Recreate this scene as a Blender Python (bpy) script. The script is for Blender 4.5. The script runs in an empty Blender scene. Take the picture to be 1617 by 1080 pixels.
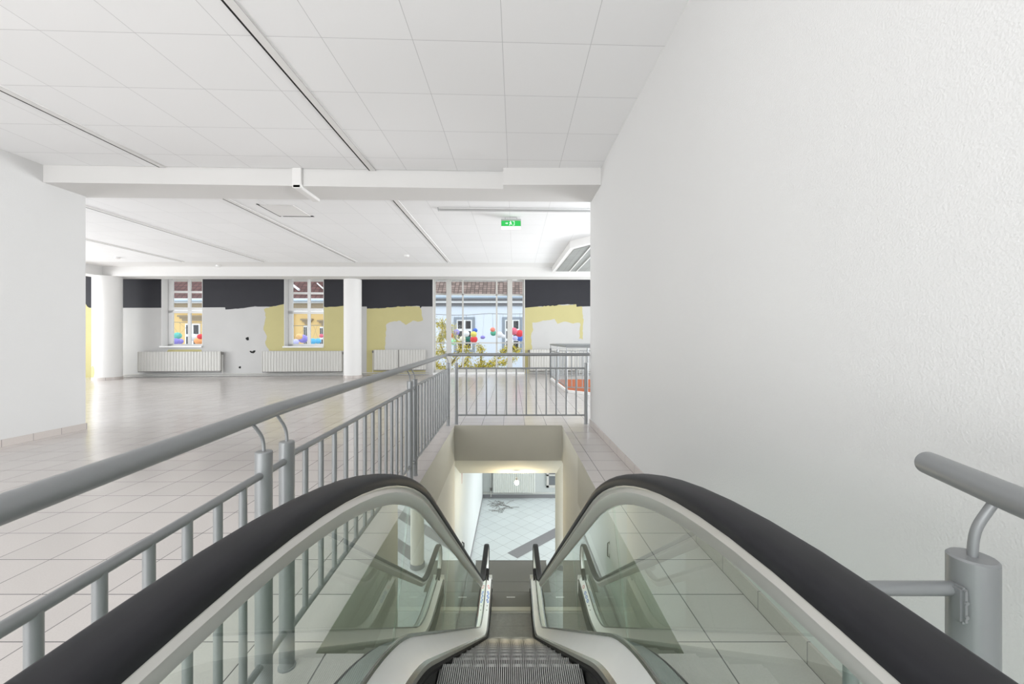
import bpy, bmesh, math, random
from mathutils import Vector, Matrix
random.seed(7)
sc = bpy.context.scene
COL = sc.collection
PI = math.pi
# ------------------------------------------------------------------ camera
F = 642.0; CX = 807.0; CY = 535.0; EYE = 1.2
cam_d = bpy.data.cameras.new('camera'); cam = bpy.data.objects.new('camera', cam_d); COL.objects.link(cam)
cam.location = (0, 0, EYE); cam.rotation_euler = (PI/2, 0, 0)
cam_d.sensor_width = 36.0; cam_d.lens = F/1617*36
cam_d.shift_x = (808.5-CX)/1617; cam_d.shift_y = (CY-540)/1617
cam_d.clip_start = 0.02; cam_d.clip_end = 300
sc.camera = cam
# ------------------------------------------------------------------ world, lights, exposure
sc.view_settings.view_transform = 'Standard'; sc.view_settings.look = 'None'
sc.view_settings.gamma = 1; sc.view_settings.use_curve_mapping = False
sc.view_settings.exposure = 0.27
w = bpy.data.worlds.new('overcast_sky'); sc.world = w; w.use_nodes = True
bg = w.node_tree.nodes['Background']; bg.inputs[0].default_value = (0.90, 0.95, 1.0, 1); bg.inputs[1].default_value = 1.7
def area(name, loc, rot, sx, sy, power, col=(1, 1, 1)):
    d = bpy.data.lights.new(name, 'AREA'); d.shape = 'RECTANGLE'; d.size = sx; d.size_y = sy; d.energy = power; d.color = col
    o = bpy.data.objects.new(name, d); COL.objects.link(o); o.location = loc; o.rotation_euler = rot; return o
# added fill lights at unseen open ends of both floors, brightening walls and ceilings
area('fill_rear', (-3.0, -3.3, 1.3), (PI/2+.60, 0, 0), 5.4, 2.4, 222, (1, .995, .985))
area('fill_left', (-16.6, 7.6, 1.3), (PI/2+.30, 0, -PI/2-.40), 5.0, 2.4, 620, (.97, .99, 1))
area('fill_right', (6.3, 10.0, 1.5), (PI/2+.15, 0, PI/2+.55), 4.0, 2.4, 440, (.97, .99, 1))
area('fill_lower', (6.0, 8.2, -1.5), (PI/2-.65, 0, PI/2), 5.5, 1.6, 120, (.93, .98, 1))

# ------------------------------------------------------------------ materials
def mat(name, col, rough=.6, metal=0.0, spec=.5, bump=None, noise=None, coat=0):
    m = bpy.data.materials.new(name); m.use_nodes = True; nt = m.node_tree
    b = nt.nodes['Principled BSDF']; b.inputs['Base Color'].default_value = (*col, 1)
    b.inputs['Roughness'].default_value = rough; b.inputs['Metallic'].default_value = metal
    b.inputs['Specular IOR Level'].default_value = spec; b.inputs['Coat Weight'].default_value = coat
    tc = nt.nodes.new('ShaderNodeTexCoord')
    if noise:      # (scale, amount) gentle colour variation
        n = nt.nodes.new('ShaderNodeTexNoise'); n.inputs['Scale'].default_value = noise[0]; n.inputs['Detail'].default_value = 5
        nt.links.new(tc.outputs['Object'], n.inputs['Vector'])
        mx = nt.nodes.new('ShaderNodeMix'); mx.data_type = 'RGBA'
        d = noise[1]
        mx.inputs['A'].default_value = (*[c*(1-d) for c in col], 1); mx.inputs['B'].default_value = (*[min(1, c*(1+d)) for c in col], 1)
        nt.links.new(n.outputs['Fac'], mx.inputs['Factor']); nt.links.new(mx.outputs['Result'], b.inputs['Base Color'])
    if bump:       # (scale, strength, distance)
        n = nt.nodes.new('ShaderNodeTexNoise'); n.inputs['Scale'].default_value = bump[0]; n.inputs['Detail'].default_value = 4
        nt.links.new(tc.outputs['Object'], n.inputs['Vector'])
        bp = nt.nodes.new('ShaderNodeBump'); bp.inputs['Strength'].default_value = bump[1]; bp.inputs['Distance'].default_value = bump[2]
        nt.links.new(n.outputs['Fac'], bp.inputs['Height']); nt.links.new(bp.outputs['Normal'], b.inputs['Normal'])
    return m
def emis(name, col, s):
    m = bpy.data.materials.new(name); m.use_nodes = True; nt = m.node_tree; nt.nodes.remove(nt.nodes['Principled BSDF'])
    e = nt.nodes.new('ShaderNodeEmission'); e.inputs[0].default_value = (*col, 1); e.inputs[1].default_value = s
    nt.links.new(e.outputs[0], nt.nodes['Material Output'].inputs[0]); return m
def math_node(nt, op, a, b=None, c=None):
    n = nt.nodes.new('ShaderNodeMath'); n.operation = op
    for i, v in enumerate((a, b, c)):
        if v is None: continue
        if isinstance(v, (int, float)): n.inputs[i].default_value = v
        else: nt.links.new(v, n.inputs[i])
    return n.outputs[0]
def tile_mat(name, col, line, size, lw, shear=(0, 0), off=(0, 0), rot=0, rough=.3, spec=.5, var=.04, speck=.0, rrange=None, ux=0, uy=1, aspect=1, bump=.3):
    """square tiles with joints, in world metres, from object coordinates"""
    m = bpy.data.materials.new(name); m.use_nodes = True; nt = m.node_tree; b = nt.nodes['Principled BSDF']
    tc = nt.nodes.new('ShaderNodeTexCoord'); mp = nt.nodes.new('ShaderNodeMapping'); mp.inputs['Rotation'].default_value = (0, 0, rot)
    nt.links.new(tc.outputs['Object'], mp.inputs['Vector'])
    s = nt.nodes.new('ShaderNodeSeparateXYZ'); nt.links.new(mp.outputs[0], s.inputs[0])
    X, Y = s.outputs[ux], s.outputs[uy]
    u = math_node(nt, 'ADD', math_node(nt, 'MULTIPLY', Y, -shear[0]), X)
    v = math_node(nt, 'ADD', math_node(nt, 'MULTIPLY', X, -shear[1]), Y)
    u = math_node(nt, 'DIVIDE', math_node(nt, 'SUBTRACT', u, off[0]), size)
    v = math_node(nt, 'DIVIDE', math_node(nt, 'SUBTRACT', v, off[1]), size*aspect)
    def edge(t, wd):
        f = math_node(nt, 'FRACT', t); g = math_node(nt, 'SUBTRACT', f, .5); g = math_node(nt, 'ABSOLUTE', g)
        return math_node(nt, 'GREATER_THAN', g, .5-wd/2)
    e = math_node(nt, 'MAXIMUM', edge(u, lw/size), edge(v, lw/size/aspect))
    cu = nt.nodes.new('ShaderNodeCombineXYZ'); nt.links.new(math_node(nt, 'FLOOR', u), cu.inputs[0]); nt.links.new(math_node(nt, 'FLOOR', v), cu.inputs[1])
    wn = nt.nodes.new('ShaderNodeTexWhiteNoise'); nt.links.new(cu.outputs[0], wn.inputs['Vector'])
    no = nt.nodes.new('ShaderNodeTexNoise'); no.inputs['Scale'].default_value = 160; no.inputs['Detail'].default_value = 3
    nt.links.new(tc.outputs['Object'], no.inputs['Vector'])
    k = math_node(nt, 'ADD', math_node(nt, 'MULTIPLY', wn.outputs['Value'], var*2), 1-var)
    k = math_node(nt, 'MULTIPLY', k, math_node(nt, 'ADD', math_node(nt, 'MULTIPLY', no.outputs['Fac'], speck*2), 1-speck))
    vm = nt.nodes.new('ShaderNodeVectorMath'); vm.operation = 'SCALE'; vm.inputs[0].default_value = col; nt.links.new(k, vm.inputs['Scale'])
    mx = nt.nodes.new('ShaderNodeMix'); mx.data_type = 'RGBA'; nt.links.new(e, mx.inputs['Factor'])
    nt.links.new(vm.outputs[0], mx.inputs['A']); mx.inputs['B'].default_value = (*line, 1)
    nt.links.new(mx.outputs['Result'], b.inputs['Base Color'])
    b.inputs['Roughness'].default_value = rough; b.inputs['Specular IOR Level'].default_value = spec
    bp = nt.nodes.new('ShaderNodeBump'); bp.inputs['Strength'].default_value = bump; bp.inputs['Distance'].default_value = .002
    nt.links.new(math_node(nt, 'SUBTRACT', 1.0, e), bp.inputs['Height']); nt.links.new(bp.outputs['Normal'], b.inputs['Normal'])
    return m
def glass_mat(name, tint, refl=1.0, ior=1.5):
    m = bpy.data.materials.new(name); m.use_nodes = True; nt = m.node_tree; nt.nodes.remove(nt.nodes['Principled BSDF'])
    t = nt.nodes.new('ShaderNodeBsdfTransparent'); t.inputs[0].default_value = (*tint, 1)
    g = nt.nodes.new('ShaderNodeBsdfGlossy'); g.inputs['Roughness'].default_value = 0.0; g.inputs['Color'].default_value = (.95, 1, .96, 1)
    lw = nt.nodes.new('ShaderNodeFresnel'); lw.inputs[0].default_value = ior
    ge = nt.nodes.new('ShaderNodeNewGeometry')     # same strength from both sides of the pane
    fr = math_node(nt, 'MULTIPLY', lw.outputs[0], refl)
    fr = math_node(nt, 'MULTIPLY', fr, math_node(nt, 'SUBTRACT', 1.0, ge.outputs['Backfacing']))
    mx = nt.nodes.new('ShaderNodeMixShader'); nt.links.new(fr, mx.inputs[0]); nt.links.new(t.outputs[0], mx.inputs[1]); nt.links.new(g.outputs[0], mx.inputs[2])
    nt.links.new(mx.outputs[0], nt.nodes['Material Output'].inputs[0]); return m
def rib_mat(name, c0, c1, pitch, axis=0, rough=.4, metal=.6):
    m = bpy.data.materials.new(name); m.use_nodes = True; nt = m.node_tree; b = nt.nodes['Principled BSDF']
    tc = nt.nodes.new('ShaderNodeTexCoord'); s = nt.nodes.new('ShaderNodeSeparateXYZ'); nt.links.new(tc.outputs['Object'], s.inputs[0])
    f = math_node(nt, 'FRACT', math_node(nt, 'DIVIDE', s.outputs[axis], pitch)); f = math_node(nt, 'GREATER_THAN', f, .5)
    mx = nt.nodes.new('ShaderNodeMix'); mx.data_type = 'RGBA'; nt.links.new(f, mx.inputs['Factor'])
    mx.inputs['A'].default_value = (*c0, 1); mx.inputs['B'].default_value = (*c1, 1)
    nt.links.new(mx.outputs['Result'], b.inputs['Base Color']); b.inputs['Roughness'].default_value = rough; b.inputs['Metallic'].default_value = metal
    bp = nt.nodes.new('ShaderNodeBump'); bp.inputs['Strength'].default_value = .5; bp.inputs['Distance'].default_value = .002
    nt.links.new(f, bp.inputs['Height']); nt.links.new(bp.outputs['Normal'], b.inputs['Normal'])
    return m
M = {}
M['wall'] = mat('ingrain_wall_paint', (.70, .697, .69), .85, bump=(150, .45, .0035), noise=(1.2, .012))
M['plain'] = mat('smooth_white_paint', (.80, .79, .775), .8, bump=(40, .08, .003), noise=(1.5, .015))
M['beam'] = mat('beam_paint', (.71, .70, .685), .85, bump=(60, .1, .003), noise=(2, .02))
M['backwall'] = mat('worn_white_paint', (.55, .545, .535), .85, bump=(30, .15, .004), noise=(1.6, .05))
M['cream'] = mat('cream_shaft_paint', (.62, .60, .53), .85, bump=(50, .12, .003), noise=(2.2, .06))
M['fascia'] = mat('slab_edge_shaded_paint', (.50, .48, .41), .85, bump=(50, .12, .003), noise=(2.2, .06))  # cream paint darkened, the slab edge's shade put into the colour
M['lower'] = mat('lower_white_paint', (.57, .60, .59), .85, bump=(50, .1, .003), noise=(2.2, .03))
M['black_paint'] = mat('charcoal_wall_paint', (.022, .022, .028), .75, noise=(3, .12))
M['yellow_paint'] = mat('yellow_wall_paint', (.54, .49, .24), .85, noise=(3, .05))
M['patch'] = mat('primer_patch', (.66, .64, .62), .85, noise=(3, .03))
M['ceil'] = tile_mat('ceiling_tiles', (.90, .90, .90), (.62, .62, .62), .63, .0045, shear=(.01, .035), off=(-.09, 2.88), rough=.9, spec=.2, var=.012, bump=.5)
M['ceil2'] = tile_mat('ceiling_tiles_fine', (.89, .89, .89), (.68, .68, .68), .63, .005, shear=(.01, .02), off=(-.09, 5.6), rough=.9, spec=.2, var=.012, bump=.5)
M['floor'] = tile_mat('stone_floor_tiles', (.59, .552, .53), (.14, .13, .13), .3, .005, off=(-.107, .11), rough=.17, spec=.6, var=.035, speck=.10)
M['base'] = tile_mat('skirting_tiles', (.58, .53, .50), (.15, .14, .14), .3, .004, off=(0, .1), ux=1, uy=2, aspect=3, rough=.3, var=.03, speck=.1)
M['basex'] = tile_mat('skirting_tiles_cross', (.58, .53, .50), (.15, .14, .14), .3, .004, off=(0, .1), ux=0, uy=2, aspect=3, rough=.3, var=.03, speck=.1)
M['lfloor'] = tile_mat('diagonal_floor_tiles', (.60, .65, .66), (.22, .24, .25), .3, .005, rot=PI/4, off=(.05, 0), rough=.3, var=.03, speck=.05)
M['darktile'] = mat('dark_inlay_tiles', (.22, .22, .23), .35, noise=(60, .15))
M['rail'] = mat('grey_railing_paint', (.27, .28, .285), .38, metal=.35, bump=(300, .05, .001))
M['alu'] = mat('brushed_aluminium', (.80, .79, .76), .32, metal=.75, bump=(150, .03, .001))
M['deck'] = mat('pale_deck_aluminium', (.86, .86, .855), .42, metal=.2, noise=(9, .03))
M['steel'] = mat('dark_polished_steel', (.30, .29, .28), .22, metal=.95)
M['rubber'] = mat('black_rubber', (.021, .021, .024), .48, spec=.17, noise=(12, .2))
M['brush'] = mat('black_brush', (.008, .008, .009), .9, bump=(400, .8, .004))
M['comb'] = mat('worn_comb_aluminium', (.50, .49, .43), .55, metal=.3)
M['step'] = mat('step_cleats', (.52, .52, .51), .5, metal=.4, noise=(25, .2))
M['stepdark'] = mat('step_groove_metal', (.025, .025, .025), .5, metal=.5)
M['ribs'] = rib_mat('ribbed_deck', (.30, .34, .33), (.44, .48, .47), .005, 0, .4, .4)
M['plate'] = rib_mat('ribbed_floor_plate', (.12, .115, .10), (.25, .24, .215), .010, 0, .4, .5)
M['clad'] = mat('truss_cladding', (.56, .60, .55), .5, metal=.2)
M['glass'] = glass_mat('balustrade_glass', (.935, .982, .952), 1.3, 1.55)
M['wglass'] = glass_mat('window_glass', (.98, .99, .99), .25)
M['whiteframe'] = mat('white_window_lacquer', (.88, .88, .87), .4)
M['greyframe'] = mat('grey_window_frame', (.58, .57, .54), .45)
M['radiator'] = mat('radiator_enamel', (.60, .59, .56), .45)
M['rad_dark'] = mat('radiator_grille', (.20, .19, .18), .6)
M['black'] = mat('black_slot', (.01, .01, .01), .8)
M['grey'] = mat('grey_plastic', (.5, .5, .5), .6)
M['orange'] = mat('orange_panel_paint', (.36, .10, .04), .6, noise=(6, .08))

# ------------------------------------------------------------------ mesh helpers
def tag(o, label=None, cat=None, group=None, kind=None):
    if label: o['label'] = label
    if cat: o['category'] = cat
    if group: o['group'] = group
    if kind: o['kind'] = kind
    return o
def emp(name, loc, label, cat, group=None):
    o = bpy.data.objects.new(name, None); COL.objects.link(o); o.location = loc; o.empty_display_size = .1
    return tag(o, label, cat, group)
def origin_of(p):
    return p.location.copy() if p.type == 'EMPTY' else Vector((0, 0, 0))
def ob(name, bm, m, parent=None, smooth=False):
    """mesh built in world coordinates -> object (a part keeps its place under its thing)"""
    me = bpy.data.meshes.new(name)
    bmesh.ops.recalc_face_normals(bm, faces=bm.faces)
    bm.to_mesh(me); bm.free()
    for k in (m if isinstance(m, (list, tuple)) else [m]): me.materials.append(k)
    if smooth:
        for p in me.polygons: p.use_smooth = True
        me.set_sharp_from_angle(angle=math.radians(38))
    o = bpy.data.objects.new(name, me); COL.objects.link(o)
    if parent: o.parent = parent; o.matrix_parent_inverse = Matrix.Translation(-origin_of(parent))
    return o
def B(): return bmesh.new()
def ident(x, y, z): return (x, y, z)
def box(bm, x0, x1, y0, y1, z0, z1, T=ident, mi=0):
    vs = [bm.verts.new(T(x, y, z)) for x in (x0, x1) for y in (y0, y1) for z in (z0, z1)]
    for f in ((0, 1, 3, 2), (4, 6, 7, 5), (0, 4, 5, 1), (2, 3, 7, 6), (0, 2, 6, 4), (1, 5, 7, 3)):
        fc = bm.faces.new([vs[i] for i in f]); fc.material_index = mi
    return bm
def bbox(x0, x1, y0, y1, z0, z1, T=ident, bev=0):
    bm = box(B(), x0, x1, y0, y1, z0, z1, T)
    if bev: bmesh.ops.bevel(bm, geom=bm.edges[:], offset=bev, segments=2, affect='EDGES')
    return bm
def prism(bm, poly, a, b, f, mi=0):
    """closed polygon [(p,q)] extruded between a and b; f(p,q,r) -> xyz"""
    n = len(poly)
    A = [bm.verts.new(f(p, q, a)) for p, q in poly]; C = [bm.verts.new(f(p, q, b)) for p, q in poly]
    x = bm.faces.new(A); x.material_index = mi; x = bm.faces.new(C[::-1]); x.material_index = mi
    for i in range(n):
        x = bm.faces.new([A[i], A[(i+1) % n], C[(i+1) % n], C[i]]); x.material_index = mi
    return bm
def XY(p, q, r): return (p, q, r)
def tube(bm, pts, r, seg=12, closed=False, r2=None):
    pts = [Vector(p) for p in pts]; rings = []; n = len(pts)
    up = Vector((0, 0, 1))
    prev = None
    for i, p in enumerate(pts):
        d = (pts[min(i+1, n-1)]-pts[max(i-1, 0)]).normalized()
        if prev is None:
            a = d.cross(up)
            if a.length < 1e-3: a = d.cross(Vector((1, 0, 0)))
        else:
            a = prev - d*prev.dot(d)
            if a.length < 1e-5: a = d.cross(up)
        a.normalize(); prev = a; c = d.cross(a)
        rr = r if r2 is None else r+(r2-r)*i/(n-1)
        rings.append([bm.verts.new(p+(a*math.cos(2*PI*k/seg)+c*math.sin(2*PI*k/seg))*rr) for k in range(seg)])
    for i in range(n-1):
        for k in range(seg):
            bm.faces.new([rings[i][k], rings[i][(k+1) % seg], rings[i+1][(k+1) % seg], rings[i+1][k]])
    bm.faces.new(rings[0]); bm.faces.new(rings[-1][::-1])
    return bm
def bezier(p0, p1, p2, p3, n=10):
    r = []
    for i in range(n+1):
        t = i/n; r.append(tuple((1-t)**3*a+3*(1-t)**2*t*b+3*(1-t)*t*t*c+t**3*d for a, b, c, d in zip(p0, p1, p2, p3)))
    return r
def lathe(bm, prof, cx, cy, seg=32):
    rings = [[bm.verts.new((cx+r*math.cos(2*PI*k/seg), cy+r*math.sin(2*PI*k/seg), z)) for k in range(seg)] for r, z in prof]
    for i in range(len(prof)-1):
        for k in range(seg): bm.faces.new([rings[i][k], rings[i][(k+1) % seg], rings[i+1][(k+1) % seg], rings[i+1][k]])
    bm.faces.new(rings[0][::-1]); bm.faces.new(rings[-1]); return bm
def at(px, py, D): return ((px-CX)/F*D, D, EYE+(CY-py)/F*D)
def struct(name, bm, m, smooth=False): return tag(ob(name, bm, m, None, smooth), kind='structure')

# ------------------------------------------------------------------ setting: floors, ceilings, walls
ZC = EYE+2.10          # ceiling height 3.30
SLAB = -.49; ZL = -3.2  # slab underside, lower floor
bm = B()
def slab(pts): prism(bm, pts, SLAB, 0, XY)
slab([(-5.9, -3.4), (-.56, -3.4), (-.56, 1.55), (-.745, 1.55), (-.783, 5.64), (-5.9, 5.64)])
slab([(.56, -3.4), (1.3, -3.4), (1.3, 5.64), (.704, 5.64), (.66, 1.55), (.56, 1.55)])
slab([(-.56, -3.4), (.56, -3.4), (.56, -1.0), (-.56, -1.0)])
slab([(-17, 5.64), (1.26, 5.64), (1.2, 12.05), (1.2, 14.6), (-17, 14.6)])
slab([(-17, -3.4), (-5.9, -3.4), (-5.9, 5.64), (-17, 5.64)])
slab([(1.26, 5.64), (6.6, 5.64), (6.6, 7.4), (1.6, 8.75), (1.227, 9.15)])
slab([(1.2, 12.05), (6.6, 12.05), (6.6, 14.6), (1.2, 14.6)])
fl = struct('floor', bm, [M['floor'], M['fascia']])
for p in fl.data.polygons: p.material_index = 0 if p.normal.z > .5 else 1
# ceilings
bm = B(); prism(bm, [(-5.9, -3.4), (1.3, -3.4), (1.3, 5.14), (-5.9, 4.90)], ZC, ZC+.12, XY)
struct('ceiling', bm, M['ceil'])
bm = B(); prism(bm, [(-17, 5.4), (6.6, 5.4), (6.6, 11.3), (-17, 11.05)], ZC, ZC+.12, XY)
prism(bm, [(-17, 11.05), (6.6, 11.3), (6.6, 15), (-17, 15)], ZC+.006, ZC+.12, XY, 1)
struct('ceiling', bm, [M['ceil2'], M['plain']])
# dropped beam between the two rooms (its right end stands a little nearer)
ZB = EYE+1.89
bm = B()
prism(bm, [(-5.9, 4.90), (-.096, 5.126), (-.096, 4.99), (1.3, 4.99), (1.3, 5.62), (-5.9, 5.44)], ZB, ZC+.1, XY)
struct('trim_1', bm, M['beam'])
# far beam, its left return
bm = B(); zf = EYE+1.83
prism(bm, [(-11.9, 11.83), (6.6, 12.0), (6.6, 12.62), (-12.2, 12.45)], zf, ZC+.1, XY)
prism(bm, [(-12.4, 5.6), (-11.9, 5.6), (-11.9, 11.83), (-12.2, 12.45), (-12.4, 12.45)], zf, ZC+.1, XY)
struct('trim_2', bm, M['beam'])
# side walls
bm = B(); box(bm, 1.105, 1.32, -3.4, 5.67, 0, ZC+.1); struct('wall_right', bm, M['wall'])
bm = B(); box(bm, -5.9, -5.65, -3.4, 5.40, 0, ZC+.1); struct('wall_left', bm, M['wall'])
bm = B(); box(bm, 1.093, 1.106, -3.4, 5.675, 0, .082); box(bm, 1.093, 1.32, 5.67, 5.682, 0, .082)
struct('baseboard_right', bm, M['base'])
bm = B(); box(bm, -5.651, -5.638, -3.4, 5.40, 0, .082); box(bm, -5.9, -5.638, 5.40, 5.412, 0, .082)
struct('baseboard_left', bm, M['base'])
# stair shaft walls below the floor, escalator shaft
bm = B(); prism(bm, [(-.746, 1.55), (-.784, 5.66), (-1.0, 5.66), (-1.0, 1.55)], ZL, -.001, XY)
struct('wall_shaft_left', bm, M['cream'])
bm = B(); prism(bm, [(.661, 1.55), (.702, 5.5), (.9, 5.5), (.9, 1.55)], ZL, -.001, XY)
struct('wall_shaft_right', bm, M['cream'])
bm = B(); prism(bm, [(-.835, 5.661), (-.785, 11.25), (-1.0, 11.25), (-1.0, 5.661)], ZL, SLAB, XY)
struct('wall_lower_left', bm, M['lower'])
bm = B(); box(bm, -1.0, 1.40, 11.25, 11.45, ZL, SLAB); box(bm, 2.6, 6.6, 11.25, 11.45, ZL, SLAB); box(bm, 1.40, 2.6, 11.25, 11.45, ZL, ZL+.5)
struct('wall_lower_back', bm, M['lower'])
bm = B(); box(bm, -.80, 1.4, 11.232, 11.251, ZL, ZL+.09)
struct('baseboard_lower_back', bm, M['darktile'])
bm = B(); prism(bm, [(-.822, 5.7), (-.775, 11.232), (-.79, 11.232), (-.84, 5.7)], ZL, ZL+.07, XY)
struct('baseboard_lower_left', bm, M['darktile'])
bm = B(); prism(bm, [(5.64, SLAB), (6.6, -.98), (6.9, -.98), (6.9, SLAB)], -.83, .735, lambda p, q, r: (r, p, q))
struct('trim_3', bm, M['cream'])
bm = B(); box(bm, -1.2, -.50, 1.0, 6.64, ZL-.2, ZL); box(bm, .50, 6.6, 1.0, 6.64, ZL-.2, ZL); box(bm, -1.2, 6.6, 6.64, 11.6, ZL-.2, ZL); struct('floor_lower', bm, M['lfloor'])
bm = B()
def band(x0, y0, L):
    s = .7071; w_ = .29
    p = [(x0, y0), (x0+L*s, y0+L*s), (x0+L*s-w_*s, y0+L*s+w_*s), (x0-w_*s, y0+w_*s)]
    prism(bm, p, ZL, ZL+.003, XY)
band(.13, 8.15, 3.2); band(1.15, 8.05, 3.2)
struct('trim_4', bm, M['darktile'])
bm = B(); lathe(bm, [(.128, ZL), (.128, SLAB+.001)], .98, 7.85); tag(ob('column', bm, M['cream'], None, True), 'cream round column at the foot of the escalator on the lower floor', 'column')
lcol = bpy.data.objects['column']
bm = B(); lathe(bm, [(.142, ZL), (.142, ZL+.09), (.128, ZL+.09)], .98, 7.85); ob('base_ring', bm, M['darktile'], lcol, True)

# ------------------------------------------------------------------ far window wall (its own turned frame: u along, v outward)
TH = math.atan(.095); ct, st = math.cos(TH), math.sin(TH); WY = 13.85
def W(u, v, z): return (u*ct-v*st, WY+u*st+v*ct, z)
def uz(px, py, v=0.0):
    a = (px-CX)/F; b = (CY-py)/F
    t = (v+WY*ct)/(-a*st+ct)
    return (a*t*ct+(t-WY)*st, EYE+b*t)
def uu(px, v=0.0): return uz(px, 500, v)[0]
ztop = ZC+.1; zwt = uz(600, 437)[1]
holes = []
for a, b, s in ((255, 319.8, 546), (448.7, 511.3, 546.5), (683.5, 828.5, 586.5)):
    holes.append((uu(a), uu(b), max(.0, uz((a+b)/2, s)[1])))
holes[2] = (holes[2][0], holes[2][1], .06)
bm = B(); TK = .50
edges = [-17.2]+[h for q in holes for h in q[:2]]+[4.2]
for i in range(0, len(edges), 2): box(bm, edges[i], edges[i+1], 0, TK, 0, ztop, W)
for a, b, s in holes:
    box(bm, a, b, 0, TK, 0, s, W); box(bm, a, b, 0, TK, zwt+.05, ztop, W)
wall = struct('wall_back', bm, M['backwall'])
# bright painted reveals lining the window openings
bm = B()
for a, b, s in holes:
    box(bm, a-.001, a+.012, -.004, TK+.01, s, zwt+.05, W); box(bm, b-.012, b+.001, -.004, TK+.01, s, zwt+.05, W)
    box(bm, a, b, -.004, TK, zwt+.038, zwt+.051, W)
struct('trim_5', bm, M['plain'])
def paint(name, m, pts, k):
    bm = B(); prism(bm, [uz(*p) for p in pts], -.0015*k, .004, lambda p, q, r: W(p, r, q)); return ob(name, bm, m, wall)
def ragged(pts, amp=1.0, step=4):
    out = []
    for (x0, y0), (x1, y1) in zip(pts, pts[1:]):
        n = max(1, int(math.hypot(x1-x0, y1-y0)/step))
        for i in range(n): out.append((x0+(x1-x0)*i/n+random.uniform(-amp, amp)*.5, y0+(y1-y0)*i/n+random.uniform(-amp, amp)*.5))
    return out+[pts[-1]]
paint('black_paint_band', M['black_paint'], [(105, 430), (105, 479), (135, 479), (138, 484), (141, 486), (187, 486), (255, 486), (255, 430)], 1)
paint('black_paint_band', M['black_paint'], [(320, 430), (320, 485.5)]+ragged([(355.5, 485.5), (356, 489), (380, 487), (403, 484), (430, 484.5), (448.5, 480)], .6)+[(448.7, 430)], 1)
paint('black_paint_band', M['black_paint'], [(511.5, 430), (511.5, 485), (520, 485.5), (545, 483), (570, 484), (579, 484)]+ragged([(580, 487.5), (605, 486.6), (632, 484), (663, 483), (664, 487.5), (666, 484)], .8)+[(683, 484), (683, 430)], 1)
paint('black_paint_band', M['black_paint'], [(829, 430), (829, 486)]+ragged([(836, 487), (850, 483.5), (869.5, 484.3), (882, 483), (882.5, 481), (909.6, 480.4), (910.4, 485), (919, 484)], .8)+[(960, 483), (1000, 483), (1000, 430)], 1)
paint('yellow_paint_patch', M['yellow_paint'], [(105, 477), (135, 479), (138, 484), (142, 486.5), (176, 487), (176, 602), (105, 605)], 2)
paint('yellow_paint_patch', M['yellow_paint'], ragged([(448.7, 481), (420.5, 486), (417.5, 489), (420, 501), (417, 512), (416.5, 520), (421, 530), (419, 542), (425, 554)], 1.6, 3)+[(448, 554), (548, 554), (548, 594), (562, 594), (562, 482), (545, 482.5), (530, 484.5), (520, 484.5), (514, 485.5), (511.6, 484), (511.6, 546.6), (448.6, 546.6)], 2)
paint('yellow_paint_patch', M['yellow_paint'], [(266, 552)]+ragged([(300, 551.5), (318, 552)], .5)+[(319, 556), (263, 556)], 2)
paint('yellow_paint_patch', M['yellow_paint'], ragged([(579, 487), (604, 486.6), (632, 484), (662, 483.4), (665, 488), (668, 506), (660, 508), (652, 506), (641, 513), (632, 506), (620, 508), (610, 511), (609, 530), (608, 551)], 1.4, 3)+[(608, 584), (672, 585), (672, 590), (579, 593)], 2)
paint('yellow_paint_patch', M['yellow_paint'], [(829, 486)]+ragged([(850, 484), (882, 482), (910, 481), (911, 485), (919, 484), (921, 505), (920, 522), (921, 536), (915, 534), (916, 520), (916, 509), (905, 511), (894, 508), (880, 511), (876, 504), (858, 506), (841, 510), (842, 520), (838, 530), (840, 550), (838, 575)], 1.6, 3)+[(837, 590), (829, 590)], 2)
# dark stains and holes in the plaster
for px, py, r in ((391, 535, 3.0), (379, 580, 2.2)):
    paint('plaster_hole', M['black'], [(px+r*math.cos(t*PI/5)*random.uniform(.6, 1.1), py+r*math.sin(t*PI/5)*random.uniform(.7, 1.1)) for t in range(10)], 2.5)
paint('plaster_hole', M['black'], [(394, 554.5), (396, 553.8), (398, 555), (401, 553.2), (403.5, 553.2), (403, 555.8), (400.5, 557.8), (397, 557.4), (395, 556)], 2.5)

def window(n, h, v0, mem, m, mdark=None):
    """mem: list of (px0,px1,py0,py1,depth) frame members drawn at plane v0"""
    a, b, s = h; bm = B()
    for px0, px1, py0, py1, dp in mem:
        u0 = a if px0 is None else uu(px0, v0); u1 = b if px1 is None else uu(px1, v0)
        u0 = max(u0, a+.011); u1 = min(u1, b-.011)
        z1 = min(zwt+.037, uz(650, py0, v0)[1]); z0 = max(s, uz((px0 or px1 or 650), py1, v0)[1]) if py1 < 900 else s
        box(bm, u0, u1, v0-dp, v0+.03, z0, z1, W)
    f = struct('window_%d' % n, bm, m)
    bm = bbox(a+.02, b-.02, v0+.005, v0+.011, s+.01, zwt+.03, W); ob('pane', bm, M['wglass'], f)
    return f
def casement(n, h, px):
    L = px
    mem = [(None, L+6.3, 400, 999, .03), (L+29.5, L+34, 400, 999, .025), (L+60, None, 400, 999, .03),
           (None, None, 400, 441.5, .03), (None, None, 463.2, 466.3, .02), (None, None, 488, 492.0, .035), (None, None, 492.6, 496.5, .03), (None, None, 542.8, 560, .03)]
    f = window(n, h, .30, mem, M['whiteframe'])
    a, b, s = h
    ob('window_sill', bbox(a-.03, b+.0, -.06, .30, s-.05, s-.002, W, .006), M['whiteframe'], f)
    # shadow groove between lower and upper light and the hinge line
    ob('hinge_strip', bbox(a+.012, a+.020, .255, .262, s, zwt, W), M['grey'], f)
    return f
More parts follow.
